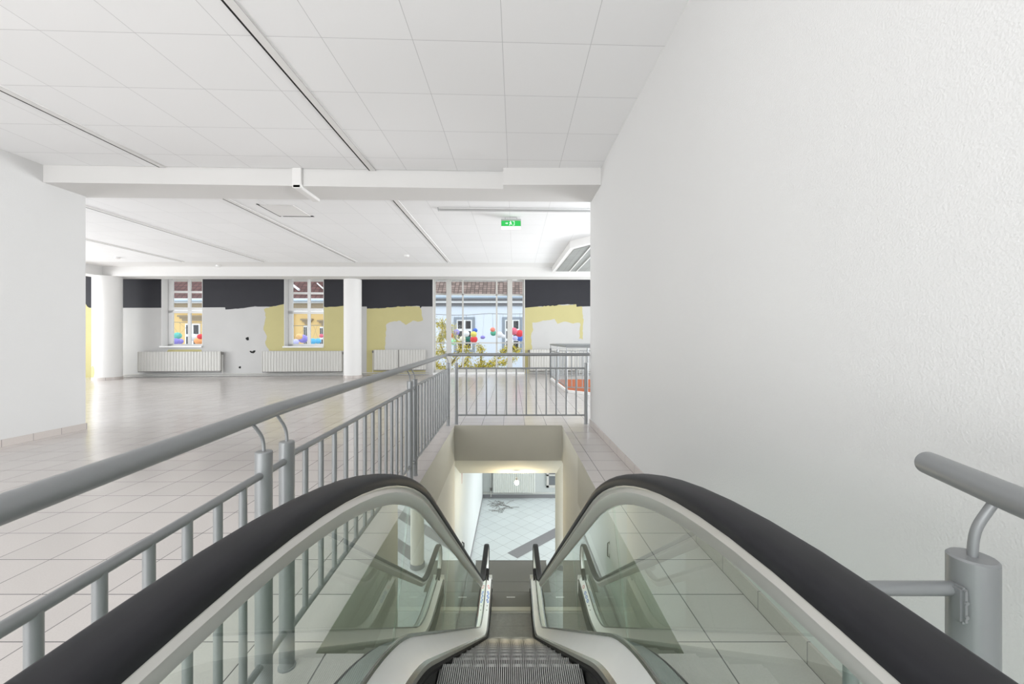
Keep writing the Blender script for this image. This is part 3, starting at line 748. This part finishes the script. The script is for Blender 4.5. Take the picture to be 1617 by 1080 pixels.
# truss body under the steps and the pit walls
lt = path(.577+.40, .3, 7.3); lb = path(1.72, .3, 5.6)
bm = B(); prism(bm, lt+[(7.3, ZL+.001)]+[(5.15, ZL+.001)]+[p for p in lb[::-1] if p[1] > ZL+.01 and p[0] < 5.1], -.518, -.50, lambda p, q, r: (r, p, q))
prism(bm, lt+[(7.3, ZL+.001)]+[(5.15, ZL+.001)]+[p for p in lb[::-1] if p[1] > ZL+.01 and p[0] < 5.1], .50, .518, lambda p, q, r: (r, p, q))
pb = [p for p in lb if p[1] > ZL+.01 and p[0] < 5.1]
for a, b in zip(pb, pb[1:]):
    vs = [bm.verts.new((x, *q)) for x, q in ((-.50, a), (.50, a), (.50, b), (-.50, b))]; bm.faces.new(vs)
ob('truss_cladding', bm, M['clad'], E)

# ------------------------------------------------------------------ lower room things
lamp = emp('bare_bulb', (.089, 6.35, -.853), 'bare glowing bulb hanging from the sloped cream soffit above the lower floor', 'light bulb')
BX, BY = .089, 6.35; bz = EYE-2.245
bm = tube(B(), [(BX, BY, -.850), (BX, BY, bz+.06)], .003, 8); ob('cord', bm, M['grey'], lamp)
bm = lathe(B(), [(.016, bz+.035), (.018, bz+.04), (.018, bz+.07), (.010, bz+.075)], BX, BY, 16); ob('socket', bm, M['grey'], lamp, True)
bm = lathe(B(), [(.004, bz-.036), (.02, bz-.031), (.031, bz-.016), (.034, bz), (.029, bz+.016), (.018, bz+.032), (.014, bz+.04)], BX, BY, 20)
ob('glass_bulb', bm, emis('bulb_glow', (1, .86, .6), 25), lamp, True)
pd = bpy.data.lights.new('bulb_light', 'POINT'); pd.energy = 16; pd.color = (1, .82, .52); pd.shadow_soft_size = .04
po = bpy.data.objects.new('bulb_light', pd); COL.objects.link(po); po.location = (BX, BY, bz-.07)
e = emp('radiator', (.05, 11.1, ZL), 'large flat radiator on the lower floor behind the hanging bulb', 'radiator')
x0, _, z0 = at(778.5, 778, 11.10); x1, _, z1 = at(845, 735, 11.10)
n = 22; pw_ = (x1-x0)/n; poly = []
for i in range(n): a = x0+i*pw_; poly += [(a, 11.112), (a+pw_*.2, 11.112), (a+pw_*.32, 11.10), (a+pw_*.85, 11.10)]
poly += [(x1, 11.112), (x1, 11.14), (x0, 11.14)]
ob('front_panel', prism(B(), poly, z0, z1, XY), mat('lower_radiator', (.68, .70, .66), .5), e)
ob('back_panel', bbox(x0, x1, 11.18, 11.22, z0, z1-.01), M['radiator'], e)
ob('top_grille', bbox(x0, x1, 11.12, 11.22, z1-.015, z1), M['radiator'], e)
ob('wall_bracket', bbox(x0+.1, x0+.14, 11.19, 11.243, z0+.1, z1-.1), M['radiator'], e)
ob('wall_bracket', bbox(x1-.14, x1-.1, 11.19, 11.243, z0+.1, z1-.1), M['radiator'], e)
ob('riser_pipe', tube(B(), [(x0-.06, 11.2, z0-.25+.1), (x0-.06, 11.2, z1)], .012, 8), M['radiator'], e, True)
ob('valve', tube(B(), [(x0-.06, 11.2, z0+.02), (x0-.06, 11.2, z0+.1)], .026, 8), M['rad_dark'], e, True)
bm = B(); box(bm, x0-.2, x0-.02, 11.244, 11.2515, -1.9, z1+.2)  # small yellow strip laid on the back wall left of the radiator
ob('yellow_strip', bm, M['yellow_paint'], bpy.data.objects['wall_lower_back'])
bm = tube(B(), [(-.77, 11.22, ZL+.14), (1.4, 11.22, ZL+.14)], .013, 8)
tag(ob('heating_pipe', bm, M['radiator'], None, True), 'thin heating pipe along the foot of the lower back wall', 'pipe')
# shop window of the lower room, its edge just in sight
f = B(); a, b = 1.05, 2.6
for q in ((.80, .86), ): box(f, q[0]+.18, q[1]+.18, 11.2, 11.26, ZL+.30, ZL+1.6)
for q in ((.98, 1.40, ZL+.30, ZL+.36), (.98, 1.40, ZL+.62, ZL+.66), (.98, 1.40, ZL+1.0, ZL+1.04)): box(f, q[0], q[1], 11.2, 11.26, q[2], q[3])
fw = struct('window_4', f, M['greyframe'])
ob('pane', bbox(.99, 1.40, 11.225, 11.245, ZL+.31, ZL+1.6), mat('dark_shop_glass', (.16, .17, .18), .15), fw)
# loose cable scraps on the floor in the corner
bm = B(); random.seed(5)
for i in range(34):
    cx = random.uniform(-.70, -.12); cy = random.uniform(10.25, 11.12); p = []
    a = random.uniform(0, 2*PI); l = random.uniform(.1, .42); cur = random.uniform(-6, 6)
    if random.random() < .6: cx = random.uniform(-.35, -.12); cy = random.uniform(10.35, 10.9)
    x_, y_ = cx, cy
    for j in range(8):
        p.append((max(-.77, x_), min(11.2, y_), ZL+.005+.010*abs(math.sin(j*.8+i)))); a += cur*l/8+random.uniform(-.4, .4); x_ += math.cos(a)*l/8; y_ += math.sin(a)*l/8
    tube(bm, p, .0045, 5)
tag(ob('cable_scraps', bm, M['rad_dark']), 'tangle of dark cable scraps lying in the corner of the lower floor', 'debris', kind='stuff')
# dark pull hook and pink mark on the lower left wall
def wallx(y): return -.835+(y-5.661)*(.05/5.589)
hk = emp('wall_hook', (wallx(6.83), 6.83, -2.35), 'small dark hook handle on the white lower wall left of the escalator', 'hook')
xh = wallx(6.83)
bm = tube(B(), [(xh+.004, 6.83, -2.22), (xh+.03, 6.83, -2.23), (xh+.034, 6.83, -2.36), (xh+.03, 6.83, -2.45), (xh+.004, 6.83, -2.46)], .010, 8); ob('handle', bm, M['stepdark'], hk, True)
ob('base_plate', bbox(xh-.001, xh+.006, 6.81, 6.85, -2.48, -2.42), M['rad_dark'], hk); ob('base_plate', bbox(xh-.001, xh+.006, 6.81, 6.85, -2.25, -2.20), M['rad_dark'], hk)
xh = wallx(6.75); bm = B(); prism(bm, [(6.72, -.98), (6.86, -.98), (6.82, -1.22), (6.79, -1.22), (6.78, -1.08)], xh-.002, xh+.004, lambda p, q, r: (r, p, q))
ob('pink_mark', bm, mat('faded_pink', (.45, .28, .27), .8), bpy.data.objects['wall_lower_left'])

# ------------------------------------------------------------------ outside
M['street'] = mat('asphalt', (.30, .30, .30), .9)
bm = B(); box(bm, -70, 60, 15.2, 80, ZL-.3, ZL-.1); struct('street', bm, M['street'])
M['bluewall'] = mat('pale_blue_render', (.70, .76, .84), .9, noise=(.8, .015))
M['yelwall'] = mat('ochre_render', (.78, .56, .25), .9, noise=(.7, .04))
M['tiles_br'] = tile_mat('brown_roof_tiles', (.21, .155, .135), (.07, .05, .045), .22, .035, rough=.85, var=.35, ux=0, uy=1, aspect=1.0)
M['tiles_red'] = tile_mat('red_brown_roof_tiles', (.12, .055, .05), (.05, .022, .02), .30, .05, rough=.8, var=.2, ux=0, uy=1, aspect=1.0)
M['surround'] = mat('grey_window_surround', (.28, .32, .37), .8)
M['darkpane'] = mat('dark_window_pane', (.045, .045, .05), .15)
M['gutter'] = mat('zinc_gutter', (.45, .53, .62), .5, metal=.3)
M['soffitgrey'] = mat('grey_eaves', (.22, .22, .23), .8)
M['white_ext'] = mat('white_exterior_trim', (.80, .81, .82), .7)
M['tan'] = mat('tan_eaves', (.34, .27, .18), .8)
def house_window(parent, x0, x1, z0, z1, D, surround=None, cols=2, rows=(.33, .33, .34)):
    e = .12
    if surround: 
        s_ = ob('window_surround', bbox(x0-e*1.3, x1+e*1.3, D-.05, D+.02, z0-e*1.2, z1+e*1.2), surround, parent)
    f = ob('window_frame', bbox(x0, x1, D-.08, D+.01, z0, z1), M['white_ext'], parent)
    gw = (x1-x0)/cols; z = z0
    for r in rows:
        h = (z1-z0)*r
        for c in range(cols):
            ob('pane', bbox(x0+c*gw+gw*.16, x0+(c+1)*gw-gw*.16, D-.09, D-.07, z+h*.12, z+h*.88), M['darkpane'], f)
        z += h
D = 22.0
bh = emp('house', (2, D, ZL), 'pale blue house with brown tiled roof seen through the tall glazing', 'house')
def zy(py, D): return EYE+(CY-py)/F*D
ob('wall', bbox(-5.6, 9, D, D+6, ZL-.1, zy(480, D)), M['bluewall'], bh)
ob('eaves', bbox(-5.8, 9.2, D-.12, D+.1, zy(483.2, D), zy(477.8, D)), M['soffitgrey'], bh)
ob('fascia', bbox(-5.8, 9.2, D-.28, D+.1, zy(478.2, D-.28), zy(475.0, D-.28)), M['white_ext'], bh)
ob('fascia', bbox(-5.8, 9.2, D-.33, D+.1, zy(475.0, D-.33), zy(471.3, D-.33)), M['soffitgrey'], bh)
bm = tube(B(), [(-5.9, D-.42, zy(468.7, D-.42)), (9.3, D-.42, zy(468.7, D-.42))], .085, 12); ob('gutter', bm, M['gutter'], bh, True)
ze = zy(468.0, D-.35)
me = B(); vs = [me.verts.new(p) for p in ((-5.8, 0, 0), (9.2, 0, 0), (9.2, 6.4, 0), (-5.8, 6.4, 0), (-5.8, 0, -.1), (9.2, 0, -.1), (9.2, 6.4, -.1), (-5.8, 6.4, -.1))]
for f in ((0, 1, 2, 3), (7, 6, 5, 4), (0, 4, 5, 1), (1, 5, 6, 2), (2, 6, 7, 3), (3, 7, 4, 0)): me.faces.new([vs[i] for i in f])
rf = ob('roof', me, M['tiles_br'], None); rf.rotation_euler = (math.radians(40), 0, 0); rf.location = (0, D-.35, ze); rf.parent = bh; rf.matrix_parent_inverse = Matrix.Translation(-origin_of(bh))
def pxx(px, D): return (px-CX)/F*D
for a, b in ((721.5, 745.5), (797.5, 820.5)):
    house_window(bh, pxx(a, D), pxx(b, D), zy(552, D), zy(505, D), D, M['surround'], 2, (.33, .33, .34))
house_window(bh, pxx(870, D), pxx(893, D), zy(552, D), zy(505, D), D, M['surround'])
# ochre house seen through the two casements
D = 24.0
yh = emp('house', (-15, D, ZL), 'ochre yellow house with red brown tiled roof seen through the two casement windows', 'house')
ob('wall', bbox(-27, -8.2, D, D+6, ZL-.1, zy(492, D)), M['yelwall'], yh)
ob('eaves', bbox(-27.2, -8.0, D-.3, D+.05, zy(488.5, D), zy(478.8, D)), M['tan'], yh)
ob('fascia', bbox(-27.2, -8.0, D-.45, D-.3, zy(478.5, D-.45), zy(475.6, D-.45)), M['white_ext'], yh)
bm = tube(B(), [(-27.3, D-.6, zy(474.5, D-.6)), (-7.9, D-.6, zy(474.5, D-.6))], .08, 10); ob('gutter', bm, M['gutter'], yh, True)
ob('fascia', bbox(-27.2, -8.0, D-.5, D-.35, zy(473.4, D-.45), zy(471.2, D-.45)), M['white_ext'], yh)
ze = zy(471.3, D-.4); me = B(); vs = [me.verts.new(p) for p in ((-27.3, 0, 0), (-7.9, 0, 0), (-7.9, 7.5, 0), (-27.3, 7.5, 0), (-27.3, 0, -.1), (-7.9, 0, -.1), (-7.9, 7.5, -.1), (-27.3, 7.5, -.1))]
for f in ((0, 1, 2, 3), (7, 6, 5, 4), (0, 4, 5, 1), (1, 5, 6, 2), (2, 6, 7, 3), (3, 7, 4, 0)): me.faces.new([vs[i] for i in f])
rf = ob('roof', me, M['tiles_red'], None); rf.rotation_euler = (math.radians(42), 0, 0); rf.location = (0, D-.4, ze); rf.parent = yh; rf.matrix_parent_inverse = Matrix.Translation(-origin_of(yh))
# roof windows / snow bars and chimney
def on_roof(px, py):   # point on the roof plane under a pixel
    a = (px-CX)/F; b = (CY-py)/F; k = math.tan(math.radians(42)); t = (EYE-ze+(D-.4)*k)/(k-b); return (a*t, t, EYE+b*t)
for (p, q, r_) in (((463, 452), (473, 459.5), .07), ((501.5, 449), (511, 457.5), .04)):
    A_, B_ = Vector(on_roof(*p)), Vector(on_roof(*q)); up = Vector((0, -.05, .06))
    ob('roof_light_frame', tube(B(), [A_+up, B_+up], r_, 6), M['white_ext'], yh)
cx_, cy_, cz_ = on_roof(510, 444)
ob('chimney', bbox(cx_-.5, cx_+.5, cy_, cy_+.9, cz_-1.0, cz_+1.2), tile_mat('chimney_bricks', (.5, .25, .17), (.5, .45, .4), .25, .02, ux=0, uy=2, aspect=.3), yh)
for a, b, z0, z1, l0, l1, lt_ in ((294, 317, 545, 511, 283, 330, 498), (480.5, 486, 549, 514, 476, 495, 503.5), (506, 511, 549, 516, 502.5, 519, 505.5)):
    house_window(yh, pxx(a, D), pxx(b, D), zy(z0, D), zy(z1, D), D, None, 2, (.45, .55))
    bm = B(); X0, X1 = pxx(l0, D), pxx(l1, D); zt_ = zy(lt_, D)
    box(bm, X0, X1, D-.16, D, zt_-.09, zt_); box(bm, X0+.1, X1-.1, D-.11, D, zt_-.2, zt_-.09); box(bm, X0+.22, X1-.22, D-.07, D, zt_-.34, zt_-.2)
    ob('window_cornice', bm, M['tan'], yh)
bm = tube(B(), [(pxx(462.5, D-.1), D-.1, ZL), (pxx(462.5, D-.1), D-.1, zy(490, D))], .05, 8); ob('downpipe', bm, M['white_ext'], yh)
bm = tube(B(), [(pxx(302-4, D-.1), D-.1, ZL), (pxx(298, D-.1), D-.1, zy(510, D))], .04, 8); ob('downpipe', bm, M['white_ext'], yh)
# wires across the street and the lanterns on them
def wire(name, pts, label):
    return tag(ob(name, tube(B(), pts, .014, 6), M['rad_dark']), label, 'wire')
DW = 19.0
wz = lambda px: zy(497.5 if px < 760 else 495.5, DW)
wp = [at(px, py, DW) for px, py in ((670, 496.6), (683, 496), (716, 497.6), (740, 497.3), (772, 495.0), (800, 496.0), (832, 495.5), (880, 497))]
wp = [(-5.5, 21.99, 2.75)]+wp+[(8.6, 21.99, 2.7)]
wire('overhead_wire', wp, 'dark wire sagging across the pale blue house facade')
wp2 = [at(px, py, DW) for px, py in ((250, 508), (462, 514.5), (512, 513.5), (560, 511))]
wp2 = [(-26, 23.99, 2.4)]+wp2+[(-8.3, 23.99, 2.5)]
wire('overhead_wire', wp2, 'dark wire crossing in front of the ochre house')
def lcol_(n, c): return mat('lantern_'+n, c, .7)
LC = dict(red=(.75, .05, .06), blue=(.06, .16, .60), violet=(.30, .26, .72), green=(.10, .42, .28), lime=(.30, .75, .42), white=(.82, .84, .88), yellow=(.82, .72, .16), coral=(.88, .28, .20), orange=(.90, .40, .16), pink=(.80, .16, .24), sky=(.12, .48, .80), lilac=(.55, .55, .85), teal=(.15, .55, .48), cream=(.82, .80, .62), darkgreen=(.02, .16, .12), peach=(.88, .55, .25))
LM = {k: lcol_(k, v) for k, v in LC.items()}
proto = {}
def lantern_mesh():
    bm = B(); n = 12; seg = 32; rings = []
    for i in range(1, n):
        th = PI*i/n; rr = math.sin(th); z = math.cos(th)
        rings.append([bm.verts.new((rr*(1-.035*(k % 2))*math.cos(2*PI*k/seg), rr*(1-.035*(k % 2))*math.sin(2*PI*k/seg), z*.94)) for k in range(seg)])
    for i in range(len(rings)-1):
        for k in range(seg): bm.faces.new([rings[i][k], rings[i][(k+1) % seg], rings[i+1][(k+1) % seg], rings[i+1][k]])
    bm.faces.new(rings[0][::-1]); bm.faces.new(rings[-1]); return bm
def lantern(px, py, r, c, D, label, ry=None):
    x, y, z = at(px, py, D); R_ = r/F*D
    bm = lantern_mesh(); bmesh.ops.scale(bm, vec=(R_, R_, R_*((ry or r)/r)), verts=bm.verts); bmesh.ops.translate(bm, vec=(x, y, z), verts=bm.verts)
    e = tag(ob('paper_lantern', bm, LM[c], None, True), label, 'paper lantern', 'paper lanterns strung over the street')
    top = z+R_*((ry or r)/r)*.93; line = wp if px > 600 else wp2
    for p, q in zip(line, line[1:]):
        if p[0] <= x <= q[0]: wzz = p[2]+(q[2]-p[2])*(x-p[0])/(q[0]-p[0])
    bm = tube(B(), [(x, y, top), (x, DW, wzz)], .0035, 5); ob('cord', bm, M['rad_dark'], e)
    return e
LN = [(720.8, 524.5, 4.9, 'violet', 'violet lantern left of the dark house window'),
 (736.5, 527, 5.0, 'white', 'white lantern in front of the left house window'),
 (750.2, 521.8, 3.8, 'blue', 'blue lantern right of the left house window, topmost there'),
 (748, 527.8, 5.0, 'yellow', 'yellow lantern directly above the red one'),
 (748.3, 536, 5.9, 'red', 'red lantern beneath the yellow lantern, left of centre'),
 (762.3, 532.6, 3.8, 'violet', 'small flat violet lantern hanging alone in the middle'),
 (778, 520.5, 3.9, 'coral', 'coral lantern peeking above the dark green one'),
 (779, 526, 4.7, 'green', 'green lantern below the coral one beside the thin mullion'),
 (789, 528.5, 5.2, 'white', 'larger white lantern just right of the thin mullion'),
 (794.5, 531, 3.4, 'white', 'smaller white lantern at the right house window'),
 (811, 523, 6.2, 'pink', 'pink lantern by the right thick post of the glazing'),
 (820.5, 526.5, 6.0, 'red', 'bright red lantern at the right edge of the glazing'),
 (821, 534, 5.2, 'blue', 'deep blue lantern beneath the bright red one'),
 (813.5, 534, 4.2, 'lilac', 'pale lilac lantern between the pink and the deep blue ones'),
 (716.5, 540, 5.2, 'lime', 'pale green lantern beside the left thick post'),
 (713.3, 530, 3.3, 'red', 'small red lantern half behind the left thick post'),
 (730.5, 535, 4.8, 'cream', 'cream lantern among the yellow blossoms'),
 (739.0, 535.5, 4.6, 'darkgreen', 'dark green lantern between the cream and the red ones'),
 (698, 527, 4.2, 'white', 'white lantern behind the blossoms at the far left of the glazing'),
 (280.5, 530, 5.6, 'teal', 'teal lantern, upper left in the left casement'),
 (277.5, 539, 5.2, 'violet', 'violet lantern, lower left in the left casement'),
 (284.5, 539, 4.6, 'violet', 'second violet lantern, beneath the teal one in the left casement'),
 (304.5, 532.5, 6.0, 'white', 'big white lantern in the right half of the left casement'),
 (316.5, 531.5, 4.5, 'red', 'red lantern at the right edge of the left casement'),
 (313.5, 538.5, 6.0, 'orange', 'orange lantern below the red one in the left casement'),
 (472.5, 531.5, 5.0, 'peach', 'peach lantern behind the big violet one in the right casement'),
 (478.5, 535, 7.0, 'violet', 'big violet lantern in the left half of the right casement'),
 (467, 540, 5.0, 'lilac', 'pale lilac lantern low at the left of the right casement'),
 (494, 539, 5.2, 'sky', 'sky blue lantern low in the middle of the right casement'),
 (502, 538.5, 4.8, 'sky', 'second sky blue lantern, nearer the pink one in the right casement'),
 (507.5, 530.3, 3.2, 'pink', 'small pink lantern at the right edge of the right casement')]
for i, (px, py, r, c, lb_) in enumerate(LN):
    lantern(px, py, r, c, DW+.42*((i*2 % 5)-2), lb_, r*.78 if (px == 762.3) else None)
# blossoming tree
random.seed(11)
TD = 17.0
tr = emp('blossoming_tree', (-3.2, TD, ZL), 'yellow blossoming tree with thin dark branches outside the tall glazing', 'tree')
def jit(p, a): return tuple(c+random.uniform(-a, a) for c in p)
main = [at(699, 612, TD), at(700, 590, TD), at(712, 575, TD-.2), at(700, 556, TD), at(694, 540, TD+.2), at(700, 520, TD), at(686, 508, TD)]
trunk = [(-3.0, TD, ZL-.1), (-2.98, TD, -1.8), at(699, 612, TD)]
bm = B(); tube(bm, trunk, .11, 10, r2=.06); tube(bm, main, .045, 8, r2=.008)
brs = [[at(699, 612, TD), at(740, 592, TD-.3), at(766, 578, TD-.5), at(782, 570, TD-.6), at(796, 556, TD-.6), at(806, 545, TD-.6)],
       [at(740, 592, TD-.3), at(770, 580, TD), at(795, 573, TD), at(815, 566, TD)],
       [at(699, 600, TD), at(720, 585, TD-.4), at(736, 572, TD-.5), at(742, 560, TD-.4), at(733, 545, TD-.4)],
       [at(760, 580, TD-.4), at(759, 562, TD-.4), at(762, 552, TD-.4), at(752, 545, TD-.3)],
       [at(700, 585, TD), at(688, 575, TD+.3), at(684, 560, TD+.3), at(690, 548, TD+.2)],
       [at(712, 575, TD-.2), at(722, 562, TD), at(728, 548, TD), at(716, 530, TD), at(712, 512, TD)],
       [at(806, 545, TD-.6), at(815, 556, TD-.4), at(818, 552, TD-.4)],
       [at(694, 540, TD+.2), at(706, 528, TD), at(697, 505, TD)]]
for b_ in brs: tube(bm, b_, .030, 6, r2=.007)
pts = []
def walk(line, dens_, spread, f0=0):
    for a, b in zip(line, line[1:]):
        a, b = Vector(a), Vector(b); n = int((b-a).length*dens_)
        for i in range(n):
            p = a.lerp(b, random.random()); q = p+Vector((random.gauss(0, spread), random.gauss(0, spread), random.gauss(0, spread))); pts.append(q)
for i, b_ in enumerate([main]+brs): walk(b_[(2 if i == 0 else 0):], 420, .085)
for px, py, n, sp in ((694, 558, 130, .16), (690, 582, 220, .20), (700, 586, 150, .2), (738, 580, 240, .16), (725, 585, 150, .14), (756, 582, 220, .13), (775, 581, 160, .12), (697, 533, 100, .14), (699, 515, 60, .10), (726, 553, 60, .12), (759, 552, 40, .08), (797, 553, 70, .10), (817, 553, 25, .08), (795, 573, 60, .08)):
    c = Vector(at(px, py, TD))
    for i in range(int(n*1.6)): pts.append(c+Vector((random.gauss(0, sp), random.gauss(0, sp), random.gauss(0, sp*.75))))
ob('branches', bm, mat('bark', (.10, .07, .05), .9), tr, True)
bm = B()
for p in pts:
    s_ = random.uniform(.018, .042)
    v = [bm.verts.new(p+Vector((random.uniform(-1, 1), random.uniform(-1, 1), random.uniform(-1, 1))).normalized()*s_) for _ in range(4)]
    mi = 0 if random.random() < .6 else 1
    for f in ((0, 1, 2), (0, 2, 3), (0, 3, 1), (1, 3, 2)):
        fc = bm.faces.new([v[k] for k in f]); fc.material_index = mi
tag(ob('blossoms', bm, [mat('yellow_blossom', (.72, .58, .04), .7), mat('olive_young_leaf', (.32, .30, .04), .7)], tr), kind='stuff')
